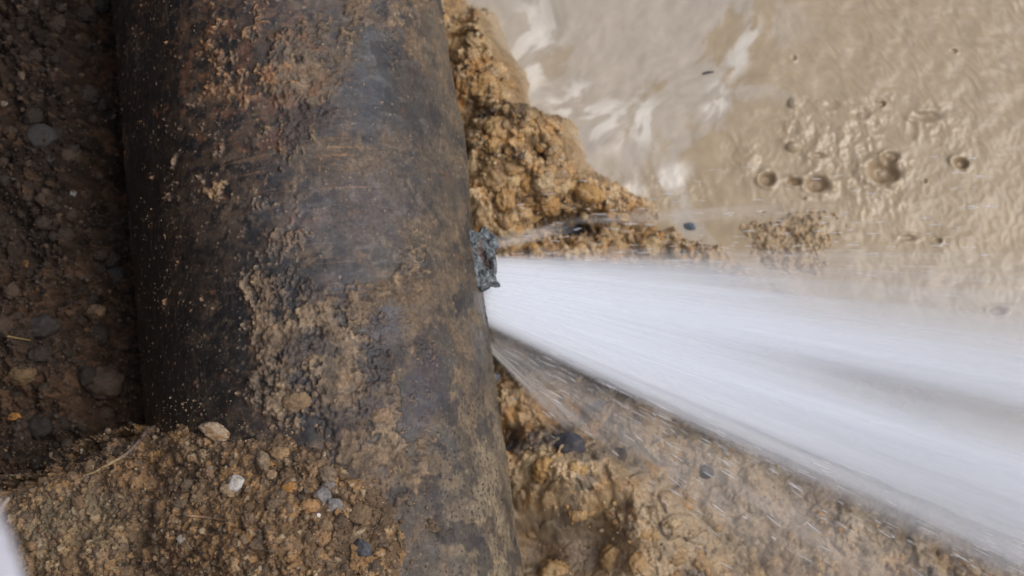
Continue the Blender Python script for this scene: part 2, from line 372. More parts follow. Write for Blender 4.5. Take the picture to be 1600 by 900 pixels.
    c = mixc(c, .3 * ag * ss(.1, .5, fbm(X, Y, 45, 3, 120)), (.34, .25, .15))
    rough = .20 + .15 * m + 0 * X
    o = mesh_from('muddy_water', np.stack([X, Y, Z + ZP], -1).reshape(-1, 3), grid_faces(*X.shape), MAT_WATER, col=c, attrs={'rough': rough})
    tag(o, 'opaque tan muddy water with pale silt film and drop craters', 'water', kind='structure')
    return xs, ys, Z + ZP
WT = build_water()

# --- wide ground so that the trench does not float in the sky
def build_ground():
    xs = np.concatenate([-np.geomspace(1.0, 200, 40)[::-1], [-.9]]); ys = np.linspace(-200, 200, 60)
    X, Y = np.meshgrid(xs, ys); Z = .95 + .03 * fbm(X, Y, .8, 3, 5)
    c = np.zeros(X.shape + (3,)) + np.array((.10, .07, .04))
    o = mesh_from('ground', np.stack([X, Y, Z], -1).reshape(-1, 3), grid_faces(*X.shape), MAT_SOIL, col=c)
    tag(o, 'brown ground beyond the top of the trench', 'ground', kind='structure')
build_ground()

# ------------------------------------------------------------------ the pipe
pipe = bpy.data.objects.new('water_pipe', None); COL.objects.link(pipe); pipe.location = (0, 0, -.15)
tag(pipe, 'large dark dirt-caked water pipe crossing the picture, leaking a white jet on its right side', 'pipe')
def P(o):
    o.parent = pipe; o.location = (0, 0, .15); return o
def build_pipe():
    th = np.concatenate([np.linspace(math.radians(-200), math.radians(-22), 40)[:-1], np.linspace(math.radians(-22), math.radians(178), 640)])
    th = th[:-1] if abs(th[-1] - th[0] - 2 * math.pi) < 1e-3 else th
    ys = axis_nodes(-.03, .66, .00095, 3.0, 3.0)
    TH, Y = np.meshgrid(th, ys); Sx = TH * R
    X0, Z0 = R * np.cos(TH), R * np.sin(TH)
    px, py = proj(X0, Y, Z0)
    A, B = -Sx, Y     # unrolled surface coords
    d = .0006 * fbm(A, B, 60, 4, 201) + .0010 * fbm(A, B, 12, 2, 202)
    n1 = fbm(A, B, 14, 5, 203, .6); n2 = fbm(A, B, 38, 5, 204, .6); n3 = fbm(A, B, 130, 4, 205, .6); n4 = fbm(A, B, 320, 3, 206)
    # bare skin: near-black with blue steel sheen patches and brown stains
    c = np.zeros(X0.shape + (3,)) + np.array((.015, .014, .0145))
    c = mixc(c, .7 * ss(0, .5, n2 + .2), (.052, .036, .026))
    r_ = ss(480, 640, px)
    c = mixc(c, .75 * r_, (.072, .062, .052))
    # brown dust, heavier to the right and to the bottom
    dust = ss(-.25, .35, n1 + .5 * n2 + .35 * n3 - .55 + .75 * ss(330, 560, px - .12 * py) + .25 * ss(300, 800, py) * ss(250, 420, px))
    c = mixc(c, .75 * dust, (.135, .096, .062))
    c = mixc(c, .6 * ss(.0, .5, n2 * .6 + n3) * ss(250, 420, px), (.19, .14, .09))
    # smooth olive-grey strip on the right flank
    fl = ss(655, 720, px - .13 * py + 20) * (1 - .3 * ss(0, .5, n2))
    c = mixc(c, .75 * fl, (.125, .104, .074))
    low = ss(560, 700, py) * ss(640, 740, px)
    c = mixc(c, .7 * low * ss(-.4, .3, n2), (.26, .21, .135))
    c = mixc(c, .55 * ss(640, 780, py) * ss(560, 640, px) * (1 - ss(700, 760, px)), (.15, .125, .098))
    c = mixc(c, .65 * ss(.02, .42, fbm(A, B, 24, 5, 241, .65) + .4 * n3), (.030, .027, .026))
    c = mixc(c, .5 * ss(.05, .5, fbm(A, B, 48, 5, 242, .65)) * ss(240, 380, px), (.17, .115, .07))
    c = mixc(c, .45 * ss(.1, .5, fbm(A * 1.6, B * .7, 90, 4, 243, .6)) * ss(400, 560, px), (.07, .06, .055))
    # dark and bluish bare patches; the long left strip paints in flank shade
    for (bx, by, rx, ry, ro, m, cc) in ((590, 90, 34, 110, 6, .85, (.055, .066, .08)), (560, 160, 60, 50, 0, .75, (.035, .038, .048)), (640, 160, 45, 70, -20, .7, (.032, .036, .042)), (480, 30, 45, 60, 0, .35, (.04, .04, .05)),
                                 (668, 600, 36, 56, -10, .95, (.035, .032, .045)), (590, 530, 45, 34, -20, .85, (.05, .05, .065)), (700, 590, 14, 70, 0, .7, (.05, .055, .055)),
                                 (600, 500, 20, 16, 0, .7, (.06, .07, .095)), (688, 690, 26, 24, 0, .65, (.05, .06, .07)), (640, 640, 40, 40, 20, .8, (.04, .04, .055)), (650, 250, 60, 90, 10, .45, (.045, .045, .05)), (540, 330, 70, 50, 0, .45, (.05, .05, .062)), (540, 400, 40, 40, 0, .5, (.04, .04, .05)), (430, 250, 60, 40, 0, .5, (.03, .028, .03)), (726, 478, 14, 20, 0, .9, (.02, .022, .024)), (690, 340, 30, 80, 10, .35, (.06, .055, .05)),
                                 (590, 330, 60, 60, 0, .5, (.06, .052, .055)), (460, 340, 60, 40, 0, .4, (.075, .075, .09)), (520, 440, 50, 30, 0, .4, (.06, .06, .075)), (620, 130, 25, 60, 0, .5, (.03, .03, .033)),
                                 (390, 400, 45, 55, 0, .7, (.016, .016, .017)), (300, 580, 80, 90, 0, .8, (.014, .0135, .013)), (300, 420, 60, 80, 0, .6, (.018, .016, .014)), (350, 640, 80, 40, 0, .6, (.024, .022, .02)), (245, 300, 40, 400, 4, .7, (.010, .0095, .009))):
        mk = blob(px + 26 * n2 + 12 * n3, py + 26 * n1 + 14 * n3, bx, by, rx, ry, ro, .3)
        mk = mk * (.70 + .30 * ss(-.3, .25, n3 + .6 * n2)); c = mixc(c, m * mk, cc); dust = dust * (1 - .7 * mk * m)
    # horizontal rusty scratches
    sc = ss(.35, .8, perlin(A * 14, B * 420, 215)) * (blob(px, py, 500, 270, 90, 70, -5) + .6 * blob(px, py, 520, 430, 120, 60) + .5 * blob(px, py, 430, 230, 90, 60))
    c = mixc(c, .7 * sc, (.25, .15, .085))
    c = mixc(c, .6 * blob(px, py + 5 * n3, 490, 345, 60, 5, -2) * ss(-.2, .4, n3), (.15, .06, .05))
    vs = ss(.3, .8, perlin(A * 380, B * 12, 216)) * ss(180, 220, px) * (1 - ss(330, 420, px))
    c = mixc(c, .45 * vs, (.06, .046, .034))
    # crusts of dried mud: raised
    cr = np.zeros_like(X0)
    for (bx, by, rx, ry, ro, m) in ((465, 120, 62, 90, -20, 1.0), (460, 200, 50, 50, 0, .8), (520, 60, 50, 50, 0, .7), (390, 70, 70, 70, 0, .55), (500, 560, 110, 110, 25, 1.0), (440, 480, 90, 80, 0, .75), (560, 640, 90, 70, 0, .95),
                                (430, 600, 50, 45, 0, .8), (470, 640, 40, 30, 0, .9), (640, 430, 32, 50, 15, .9), (600, 470, 70, 50, 0, .6), (350, 300, 26, 22, 0, .6), (300, 250, 60, 120, 0, .35), (440, 300, 50, 60, 0, .45),
                                (660, 550, 26, 26, 0, .8), (590, 20, 90, 40, 0, .7), (420, 390, 60, 60, 0, .5), (620, 60, 24, 40, 0, .6), (600, 720, 110, 80, 0, .85), (680, 820, 80, 90, 0, .35), (540, 510, 60, 60, 0, .6)):
        cr = np.maximum(cr, m * blob(px, py, bx, by, rx, ry, ro, .6))
    cm = ss(-.04, .30, cr * .9 - .50 + .55 * n2 + .35 * n3 + .15 * n4)
    h1, c1 = clods(A, B, .011, 221, .7, .4); h2, c2 = clods(A, B, .005, 222, .8, .4); h3, c3 = clods(A, B, .0026, 223, .9)
    d += cm * (.0013 + .0007 * n3 + .0004 * n4 + h1 * .0018 + h2 * .0015 + h3 * .0008)
    ccr = mixc(np.zeros_like(c) + np.array((.145, .102, .065)), .7 * ss(-.1, .4, fbm(A, B, 28, 3, 225)), (.25, .18, .11)) * (.6 + .6 * c2[..., None] + .2 * c1[..., None])
    ccr = mixc(ccr, .6 * ss(.05, .4, fbm(A, B, 70, 4, 251, .6)), (.055, .045, .038))
    c = c * (1 - .88 * cm[..., None]) + ccr * .88 * cm[..., None]
    rl = blob(px, py, 470, 110, 70, 90, 0, .4) * cm
    c = mixc(c, .4 * rl, (.11, .085, .062))
    c = mixc(c, .8 * cm * blob(px, py, 350, 300, 30, 24), (.30, .19, .09))
    # orange mottling upper left and specks everywhere
    om = ss(.12, .4, n2 * .7 + .55 * n3 + .35 * n4 + .5 * blob(px, py, 380, 90, 90, 100) - .50) * (1 - ss(430, 560, px))
    c = mixc(c, .85 * om, (.25, .135, .06)); c = mixc(c, .55 * ss(.05, .4, fbm(A, B, 55, 5, 262, .7) - .1 + .5 * blob(px, py, 400, 120, 130, 140) - .3), (.16, .075, .04)); d += om * .0009
    sp, _, sc_ = worley(A, B, 210, 230); mk = (sp < .24 * sc_) & (sc_ > .93); c = mixc(c, .7 * mk, (.24, .17, .11)); d += .0006 * mk
    sp, _, sc_ = worley(A, B, 420, 231); c = mixc(c, .5 * ((sp < .30) & (sc_ > .93 - .25 * ss(-.1, .5, n1))), (.17, .125, .085))
    sp, _, sc_ = worley(A, B, 260, 232); mk = (sp < .30 * sc_) & (sc_ > .6) & (low + .5 * fl > .35); c = mixc(c, .9 * mk, (.025, .022, .02))
    c *= (1 + .35 * n4 + .3 * n3)[..., None]
    c = mixc(c, .5 * ss(-.1, .4, fbm(A, B, 65, 5, 261, .65)) * ss(200, 330, px) * (1 - ss(470, 600, px)) * (1 - ss(330, 480, py)), (.095, .062, .038))
    c = mixc(c, .22 * ss(.25, .6, fbm(A * .8, B * 1.6, 60, 4, 263, .6)) * ss(420, 520, px) * (1 - ss(650, 720, px)), (.20, .19, .19))
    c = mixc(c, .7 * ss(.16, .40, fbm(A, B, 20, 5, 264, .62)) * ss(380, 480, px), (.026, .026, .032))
    # slight dents, and the ridge of peeling coating on the right flank
    d += .0035 * np.exp(-((px - 722 - .05 * (py - 250)) / 7) ** 2) * blob(px, py, 722, 240, 22, 85, -6, .4)
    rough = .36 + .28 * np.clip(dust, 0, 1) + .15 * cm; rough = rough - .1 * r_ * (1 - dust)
    rr = R + d
    V = np.stack([rr * np.cos(TH), Y, rr * np.sin(TH)], -1).reshape(-1, 3)
    P(mesh_from('pipe_wall', V, grid_faces(*TH.shape, wrap=True)[:, ::-1], MAT_PIPE, col=c, attrs={'rough': np.clip(rough, .3, .95)}))
build_pipe()

# ------------------------------------------------------------------ ray lookup on the built surfaces
def surf_z(x, y):
    z = np.full(x.shape, -1.)
    for (gx, gy, gz) in (TR, MD, BK, WT):
        i = np.clip(np.searchsorted(gx, x), 0, len(gx) - 1); j = np.clip(np.searchsorted(gy, y), 0, len(gy) - 1)
        ok = (x >= gx[0]) & (x <= gx[-1]) & (y >= gy[0]) & (y <= gy[-1])
        z = np.where(ok, np.maximum(z, gz[j, i]), z)
    return np.maximum(z, np.where(np.abs(x) < R, pipe_z(x), -1))
def hit(px, py):
    px = np.atleast_1d(np.asarray(px, float)); py = np.atleast_1d(np.asarray(py, float))
    zs = np.arange(.30, -.30, -.0015); done = np.zeros(px.shape, bool); out = np.full(px.shape + (3,), 0.)
    for z in zs:
        x, y = unproj(px, py, z); h = surf_z(x, y); new = (~done) & (h >= z)
        out[new] = np.stack([x, y, 0 * x + z], -1)[new]; done |= new
        if done.all(): break
    return out

# ------------------------------------------------------------------ rocks
def ico(sub):
    import bmesh
    bm = bmesh.new(); bmesh.ops.create_icosphere(bm, subdivisions=sub, radius=1)
    V = np.array([v.co[:] for v in bm.verts]); Fc = np.array([[v.index for v in f.verts] for f in bm.faces]); bm.free(); return V, Fc
ICO1, ICO2, ICO4 = ico(1), ico(2), ico(4)
def n3(V, f, seed):
    return (perlin(V[:, 0] * f + 3.1 * seed, V[:, 1] * f + V[:, 2] * f * .7, seed) + perlin(V[:, 2] * f, V[:, 0] * f - V[:, 1] * f * .6, seed + 1)) * .7
def rock_shape(seed, kind):
    r = np.random.RandomState(seed); V = ICO4[0].copy()
    if kind in ('stone', 'sharp'):
        k = 9 if kind == 'stone' else 13
        for i in range(k):
            n = r.normal(size=3); n /= np.linalg.norm(n); d = r.uniform(.62, .88) if kind == 'stone' else r.uniform(.5, .8)
            e = V @ n - d; V = V - np.outer(np.clip(e, 0, None) * .93, n)
        g = 1.0 if kind == 'stone' else 2.6
        V *= (1 + .05 * g * n3(V, 2.2, seed) + .03 * g * n3(V, 6, seed + 7) + .012 * g * n3(V, 14, seed + 8))[:, None]
    else:
        V *= (1 + .16 * n3(V, 1.5, seed) + .15 * n3(V, 3.2, seed + 3) + .09 * n3(V, 7, seed + 5) + .06 * n3(V, 14, seed + 6))[:, None]
    return V
def rock(name, label, cat, px, py, rx, ry, rot, c1, c2, kind='stone', seed=0, group=None, flat=.75, sink=.35, pos=None):
    p = hit(px, py)[0] if pos is None else np.array(pos)
    k = depth_at(*p) / F
    V = rock_shape(seed, kind)
    e = np.abs(V).max(0); V = V / e
    cc = np.zeros((len(V), 3)) + np.array(c1)
    cc = mixc(cc, ss(-.1, .45, n3(V, 1.6, seed + 11) + .5 * n3(V, 4.5, seed + 12)), c2)
    a = math.radians(-rot) + math.atan2(-M[1, 0], M[0, 0]) * -1 * 0
    V = V * np.array([rx * k, ry * k, min(rx, ry) * k * flat])
    V = np.stack([V[:, 0] * math.cos(a) - V[:, 1] * math.sin(a), V[:, 0] * math.sin(a) + V[:, 1] * math.cos(a), V[:, 2]], 1)
    o = mesh_from(name, V, ICO4[1], MAT_ROCK, col=cc)
    o.location = (p[0], p[1], p[2] + min(rx, ry) * k * flat * (1 - 2 * sink) * .9)
    tag(o, label, cat, group)
    return o
G1 = 'stones and clods in the foreground soil'; G2 = 'stones and clods in the dark trench soil'; G3 = 'stones in the wet clay bank'
WH = (.50, .48, .45); WH2 = (.40, .37, .33); GY = (.17, .16, .155); GY2 = (.25, .24, .235); BK1 = (.045, .048, .055); BK2 = (.09, .095, .105)
OR1 = (.36, .19, .06); OR2 = (.25, .12, .04); TN = (.30, .21, .12); TN2 = (.20, .135, .08); BRC = (.10, .07, .045); BRC2 = (.07, .05, .034)
STONES = [
 ('stone', 'round pale grey-white stone, the largest white one on the foreground soil', 'stone', 368, 755, 15.5, 14.5, 0, WH, WH2, 'stone', G1),
 ('stone', 'long knobbly cream and tan stone leaning at the soil edge against the black pipe', 'stone', 342, 677, 35, 15, 30, (.38, .29, .20), (.27, .15, .06), 'clod', G1),
 ('stone', 'smooth grey stone at the upper left of the grey trio', 'stone', 503, 774, 17, 14, 40, GY, GY2, 'stone', G1),
 ('stone', 'grey stone with light top at the right of the grey trio', 'stone', 520, 791, 17, 13, -10, GY, GY2, 'stone', G1),
 ('stone', 'small brownish grey stone at the top of the grey trio', 'stone', 513, 758, 11, 10, 20, (.20, .17, .15), GY, 'stone', G1),
 ('stone', 'dark slate-grey angular stone with a paler facet low on the soil slope', 'stone', 569, 858, 17, 18, 0, BK2, BK1, 'sharp', G1),
 ('pebble', 'tiny bright white pebble beneath the grey stone trio', 'pebble', 496, 806, 5.5, 5.5, 0, (.62, .62, .62), (.55, .55, .55), 'stone', G1),
 ('stone', 'pale dusty grey stone near the end of the straw stalk', 'stone', 287, 844, 12, 10, 10, (.34, .31, .26), (.28, .25, .2), 'stone', G1),
 ('clod', 'rounded orange-tan clod just left of the white pebble', 'clod of soil', 484, 791, 17, 13, 0, (.38, .22, .10), (.28, .17, .09), 'clod', G1),
 ('clod', 'wide tan lump of clay near the top of the loose soil', 'clod of soil', 438, 708, 18, 12, 5, (.29, .19, .10), TN2, 'clod', G1),
 ('stone', 'small blue-grey stone right of the wide tan lump', 'stone', 462, 714, 8, 9, 0, (.12, .12, .125), GY, 'sharp', G1),
 ('clod', 'flat ochre clod left of the wide tan lump', 'clod of soil', 391, 716, 14, 7, 0, (.32, .20, .10), TN, 'clod', G1),
 ('clod', 'bright orange angular clod above the grey stone trio', 'clod of soil', 452, 762, 14, 10, -10, OR1, (.30, .15, .05), 'clod', G1),
 ('clod', 'small tan clod midway between the white stone and the orange clod', 'clod of soil', 424, 742, 10, 9, 0, (.30, .21, .13), TN2, 'clod', G1),
 ('clod', 'dark brown clod below the tiny white pebble on its right', 'clod of soil', 531, 815, 15, 14, 20, BRC, BRC2, 'clod', G1),
 ('clod', 'brown clod with orange flecks under the trio of grey stones', 'clod of soil', 508, 821, 13, 12, 0, (.19, .13, .075), TN2, 'clod', G1),
 ('pebble', 'orange pebble beside the broken twig in the soil', 'pebble', 249, 712, 8, 7, 0, OR1, (.30, .16, .06), 'stone', G1),
 ('pebble', 'whitish pebble near the upper left edge of the soil mound', 'pebble', 126, 705, 5, 5, 0, (.40, .38, .35), (.34, .32, .28), 'stone', G1),
 ('pebble', 'grey pebble on the soil next to the twig tip, upper of two', 'pebble', 147, 725, 4.5, 6, 0, (.22, .21, .2), GY, 'stone', G1),
 ('pebble', 'bluish grey oblong pebble next to the twig tip, lower of two', 'pebble', 137, 744, 4.5, 8, 0, (.19, .19, .20), GY, 'stone', G1),
 ('pebble', 'small orange pebble on the upper slope by the tan lump', 'pebble', 424, 724, 6.5, 5, 0, OR1, OR2, 'stone', G1),
 ('clod', 'greyish tan clod near the bottom of the soil mound', 'clod of soil', 408, 850, 20, 12, 0, TN2, (.16, .12, .085), 'clod', G1),
 ('clod', 'large crumbly brown clod right of the dark brown clod', 'clod of soil', 562, 803, 21, 17, 0, (.16, .11, .065), TN2, 'clod', G1),
 ('clod', 'large tan clod stuck to the pipe above the soil edge', 'clod of soil', 465, 628, 26, 17, 5, (.24, .165, .095), TN2, 'clod', G1),
 ('clod', 'pinkish tan clod stuck to the middle of the pipe', 'clod of soil', 594, 651, 22, 16, 0, (.26, .185, .12), TN2, 'clod', G1),
 ('clod', 'small brown clod on the grey lower flank of the pipe', 'clod of soil', 676, 826, 13, 9, 10, (.15, .11, .075), BRC, 'clod', G1),
 ('clod', 'ochre clod at the bottom edge of the picture on the soil', 'clod of soil', 579, 893, 16, 10, 0, (.32, .19, .08), TN, 'clod', G1),
 ('clod', 'large dark rounded clod high in the shaded trench soil', 'clod of soil', 66, 216, 27, 22, 15, (.040, .037, .036), (.032, .028, .026), 'stone', G2),
 ('clod', 'small dark clod just below the large dark rounded clod', 'clod of soil', 76, 249, 10, 8, 0, (.040, .037, .035), (.03, .027, .025), 'stone', G2),
 ('pebble', 'pale grey pebble alone in the dark hollow of the trench', 'pebble', 112, 303, 8, 7.5, 0, (.20, .20, .205), (.13, .13, .135), 'stone', G2),
 ('pebble', 'tiny elongated white pebble in the dark trench soil', 'pebble', 108, 328, 6, 3.5, -50, (.30, .28, .25), (.24, .22, .2), 'stone', G2),
 ('stone', 'elongated tan stone high in the dark soil', 'stone', 34, 117, 6, 12, -5, (.12, .09, .06), (.09, .065, .045), 'stone', G2),
 ('pebble', 'flat tan pebble at the left edge of the picture, high up', 'pebble', 6, 163, 8, 5, 10, (.17, .14, .11), (.13, .1, .08), 'stone', G2),
 ('clod', 'tan rounded clod by the left edge in the trench soil', 'clod of soil', 35, 587, 25, 17, 10, (.125, .082, .042), (.095, .062, .034), 'clod', G2),
 ('clod', 'orange clod below the tan rounded clod on the left', 'clod of soil', 22, 651, 12, 7, 0, (.26, .12, .03), (.17, .085, .03), 'clod', G2),
 ('pebble', 'small ochre pebble in the lower dark trench soil', 'pebble', 40, 416, 6, 13, 5, (.17, .09, .03), (.11, .06, .025), 'stone', G2),
 ('clod', 'dark round clod beside the left side of the pipe, halfway down', 'clod of soil', 181, 432, 19, 17, 0, (.040, .034, .03), (.03, .026, .023), 'clod', G2),
 ('clod', 'large flat dark clod in the trench below the straw', 'clod of soil', 62, 512, 36, 22, 0, (.034, .028, .025), (.026, .022, .02), 'clod', G2),
 ('clod', 'tan clod wedged between trench wall and pipe', 'clod of soil', 152, 488, 16, 13, 0, (.15, .10, .055), (.1, .07, .045), 'clod', G2),
 ('clod', 'broad brown clod against the pipe in the lower trench', 'clod of soil', 165, 600, 34, 28, 10, (.068, .046, .033), (.052, .037, .027), 'clod', G2),
 ('clod', 'large very dark clod at the left above the soil mound', 'clod of soil', 62, 668, 26, 20, -10, (.022, .018, .016), (.03, .024, .02), 'clod', G2),
 ('stone', 'black jagged rock splashed by spray above the jet', 'stone', 882, 360, 36, 12, 4, (.035, .04, .048), (.07, .075, .085), 'sharp', G3),
 ('stone', 'squarish blue-grey stone lying in shallow water', 'stone', 1077, 356, 12.5, 8.5, 5, (.075, .105, .13), (.11, .14, .17), 'sharp', G3),
 ('pebble', 'tiny blue-grey pebble left of the squarish blue-grey stone', 'pebble', 1047, 370, 6, 4, 0, (.10, .13, .15), (.14, .16, .17), 'stone', G3),
 ('pebble', 'round near-black pebble in the clay at the bulge of the pipe', 'pebble', 756, 181, 8, 7.5, 0, (.03, .028, .03), (.05, .045, .045), 'stone', G3),
 ('stone', 'dark round stone alone in the washed clay slope below the jet', 'stone', 1103, 737, 13, 11, 15, (.045, .045, .05), (.07, .07, .075), 'stone', G3),
 ('stone', 'large dark slate stone just above the big orange clay lump', 'stone', 893, 694, 34, 21, 30, (.055, .055, .065), (.10, .09, .085), 'sharp', G3),
 ('stone', 'grey blurred stone below the jet edge', 'stone', 934, 632, 22, 16, 10, (.06, .06, .065), (.10, .095, .09), 'sharp', G3),
 ('pebble', 'slate-blue pebble close to the pipe just under the jet', 'pebble', 774, 590, 9, 7, 0, (.06, .08, .11), (.10, .12, .14), 'stone', G3),
 ('pebble', 'light blue pebble in the orange clay by the pipe', 'pebble', 803, 623, 5, 4, 0, (.16, .21, .27), (.2, .24, .28), 'stone', G3),
 ('stone', 'black stone against the pipe beside the orange lump', 'stone', 796, 702, 12, 10, 0, (.03, .03, .032), (.05, .048, .045), 'sharp', G3),
 ('stone', 'dark grey stone under the upper edge of the lower spray', 'stone', 843, 575, 18, 12, 20, (.06, .055, .055), (.09, .08, .075), 'sharp', G3),
 ('stone', 'small dark stone on the right side of the orange lump', 'stone', 968, 715, 14, 18, 0, (.06, .05, .045), (.1, .075, .05), 'sharp', G3),
]
for i, (nm, lab, cat, px, py, rx, ry, rot, c1, c2, kd, grp) in enumerate(STONES):
    rock(nm, lab, cat, px, py, rx, ry, rot, c1, c2, kd, 300 + i * 13, grp, sink=.5 if grp == G3 else .35)

# ------------------------------------------------------------------ loose crumbs
def crumbs(name, label, n, region, rmin, rmax, palette, seed, mat, pw=2.6, parent=None, sink=.2, gain=1.0):
    """region(px, py) -> probability 0..1 ; radii in photo pixels"""
    r = np.random.RandomState(seed); PX, PY = [], []
    x0, x1, y0, y1 = region[1]
    while len(PX) < n:
        a = r.uniform(x0, x1, n * 3); b = r.uniform(y0, y1, n * 3); k = r.uniform(size=n * 3) < region[0](a, b)
        PX += list(a[k]); PY += list(b[k])
    PX = np.array(PX[:n]); PY = np.array(PY[:n]); H = hit(PX, PY)
    rad = rmin * (1 - r.uniform(size=n) * (1 - (rmin / rmax) ** pw)) ** (-1 / pw)
    rad = rad * depth_at(H[:, 0], H[:, 1], H[:, 2]) / F
    V0, F0 = ICO2; nv = len(V0); pal = np.array(palette)
    Vs = np.empty((n, nv, 3)); Cs = np.empty((n, nv, 3))
    for i in range(n):
        V = V0 * r.uniform(.7, 1.15, 3)
        for j in range(3):
            nn = r.normal(size=3); nn /= np.linalg.norm(nn); V = V - np.outer(np.clip(V @ nn - .6, 0, None) * .8, nn)
        V = V * (1 + r.normal(size=(nv, 1)) * .13)
        a = r.uniform(0, 6.28); ca, sa = math.cos(a), math.sin(a)
        V = np.stack([V[:, 0] * ca - V[:, 1] * sa, V[:, 0] * sa + V[:, 1] * ca, V[:, 2]], 1)
        Vs[i] = V * rad[i] + H[i] + np.array([0, 0, rad[i] * (1 - 2 * sink)])
        Cs[i] = pal[r.randint(len(pal))] * gain * r.uniform(.7, 1.25) * (1 + r.normal(size=(nv, 1)) * .12)
    Fc = (F0[None] + (np.arange(n) * nv)[:, None, None]).reshape(-1, 3)
    o = mesh_from(name, Vs.reshape(-1, 3), Fc, mat, col=Cs.reshape(-1, 3))
    return o

def lumps(name, n, region, rmin, rmax, palette, seed, mat, sink=.45, gain=1.0):
    """bigger knobbly clods, half sunk in the soil, merged like the crumbs"""
    r = np.random.RandomState(seed); protos = [rock_shape(900 + seed * 10 + i, 'clod') for i in range(8)]
    x0, x1, y0, y1 = region[1]; PX, PY = [], []
    while len(PX) < n:
        a = r.uniform(x0, x1, 600); b = r.uniform(y0, y1, 600); k = r.uniform(size=600) < region[0](a, b); PX += list(a[k]); PY += list(b[k])
    H = hit(PX[:n], PY[:n]); Vs, Cs = [], []; nv = len(ICO4[0]); pal = np.array(palette)
    for i in range(n):
        q = rmin * (1 - r.uniform() * (1 - (rmin / rmax) ** 1.8)) ** (-1 / 1.8) * depth_at(*H[i]) / F
        V = protos[r.randint(8)] * r.uniform(.7, 1.2, 3); a = r.uniform(0, 6.28); ca, sa = math.cos(a), math.sin(a)
        nn = n3(V, 9, seed + i); V = V * (1 + .10 * nn + .16 * n3(V, 3.3, seed + 3 * i))[:, None]
        W = np.stack([V[:, 0] * ca - V[:, 1] * sa, V[:, 0] * sa + V[:, 1] * ca, V[:, 2] * .8], 1) * q
        Vs.append(W + H[i] + np.array([0, 0, q * (.8 - 1.6 * sink)]))
        c = np.zeros((nv, 3)) + pal[r.randint(len(pal))] * gain * r.uniform(.85, 1.12)
        c = mixc(c, .8 * ss(-.1, .4, n3(V, 2.5, seed + 2 * i) + .5 * n3(V, 7, i)), pal[r.randint(len(pal))] * gain); Cs.append(c * (1 + .3 * nn)[:, None])
    Fc = (ICO4[1][None] + (np.arange(n) * nv)[:, None, None]).reshape(-1, 3)
    return mesh_from(name, np.concatenate(Vs), Fc, mat, col=np.concatenate(Cs))
PAL_M = [(.14, .092, .054), (.11, .076, .05), (.18, .12, .07), (.22, .135, .07), (.15, .115, .08), (.12, .085, .058), (.085, .063, .047), (.13, .09, .058), (.27, .20, .125), (.16, .12, .085)]
def reg_mound(a, b):
    s = sdpoly(a, b, MOUND); return np.maximum(np.clip(ss(-14, 10, s) * .9 + .1 * (s > -45), 0, 1) * (s > -45), .22 * ss(-120, -10, s) * (a > 430) * (a < 690))
tag(crumbs('soil_crumbs', None, 11000, (reg_mound, (-20, 700, 560, 920)), 1.0, 6.5, PAL_M, 5, MAT_MOUND, gain=1.2),
    'loose brown and orange crumbs scattered over the soil mound', 'soil crumbs', kind='stuff')
PAL_T = [(.05, .036, .027), (.035, .027, .022), (.07, .048, .034), (.09, .06, .04), (.026, .021, .018), (.055, .045, .038)]
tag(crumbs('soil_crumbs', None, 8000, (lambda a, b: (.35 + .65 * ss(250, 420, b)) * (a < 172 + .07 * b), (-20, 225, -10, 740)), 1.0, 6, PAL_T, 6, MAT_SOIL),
    'dark soil crumbs covering the shaded trench side', 'soil crumbs', kind='stuff')
PAL_C = [(.50, .31, .14), (.58, .42, .24), (.46, .25, .09), (.36, .23, .12), (.50, .33, .16), (.60, .48, .31), (.16, .12, .09)]
def reg_bank(a, b):
    s = sdpoly(a, b, BANK) ; up = b < 400
    sh = blob(a, b, 1245, 362, 72, 48, 8, .2)
    return np.maximum(np.where(up, .6 * ss(0, 25, s), .06 * ss(0, 20, s)), .28 * sh) * (a > 714 + .148 * b)
tag(crumbs('clay_crumbs', None, 2600, (reg_bank, (700, 1420, -10, 910)), 1.3, 6, PAL_C, 8, MAT_ROCK, gain=.8),
    'ochre clay crumbs and grit on the bank right of the pipe', 'clay crumbs', kind='stuff')
CLC = [(.44, .28, .125), (.48, .34, .18), (.40, .23, .085), (.36, .235, .115), (.27, .18, .10), (.50, .38, .22), (.43, .26, .10)]
def off_stones(a, b):
    k = np.ones(np.shape(a))
    for q in STONES:
        if q[11] == G3: k = k * (np.hypot((a - q[3]) / (q[5] + 14), (b - q[4]) / (q[6] + 14)) > 1)
    return k
def wet(o):
    a = o.data.attributes.new('rough', 'FLOAT', 'POINT'); a.data.foreach_set('value', np.full(len(o.data.vertices), .42, np.float32)); return o
tag(wet(lumps('clay_clods', 190, (lambda a, b: ss(6, 30, sdpoly(a, b, BANK)) * (a > 722 + .148 * b) * off_stones(a, b) * (b < 400), (700, 1080, -10, 400)), 6, 22, CLC, 31, MAT_CLAY, sink=.62)),
    'knobbly ochre clay clods on the bank above the jet', 'clay clods', kind='stuff')
tag(wet(lumps('clay_clods', 55, (lambda a, b: ss(6, 30, sdpoly(a, b, BANK)) * (a > 722 + .148 * b) * off_stones(a, b) * (b > 540) * (1 - .7 * ss(1050, 1300, a)) * (b > 388 + (a - 483) * .53) * (1 - blob(a, b, 885, 866, 60, 34, 0, .3)), (760, 1500, 540, 905)), 8, 24, CLC, 33, MAT_CLAY, sink=.68, gain=.9)),
    'knobbly orange and brown clay clods on the washed bank below the jet', 'clay clods', kind='stuff')
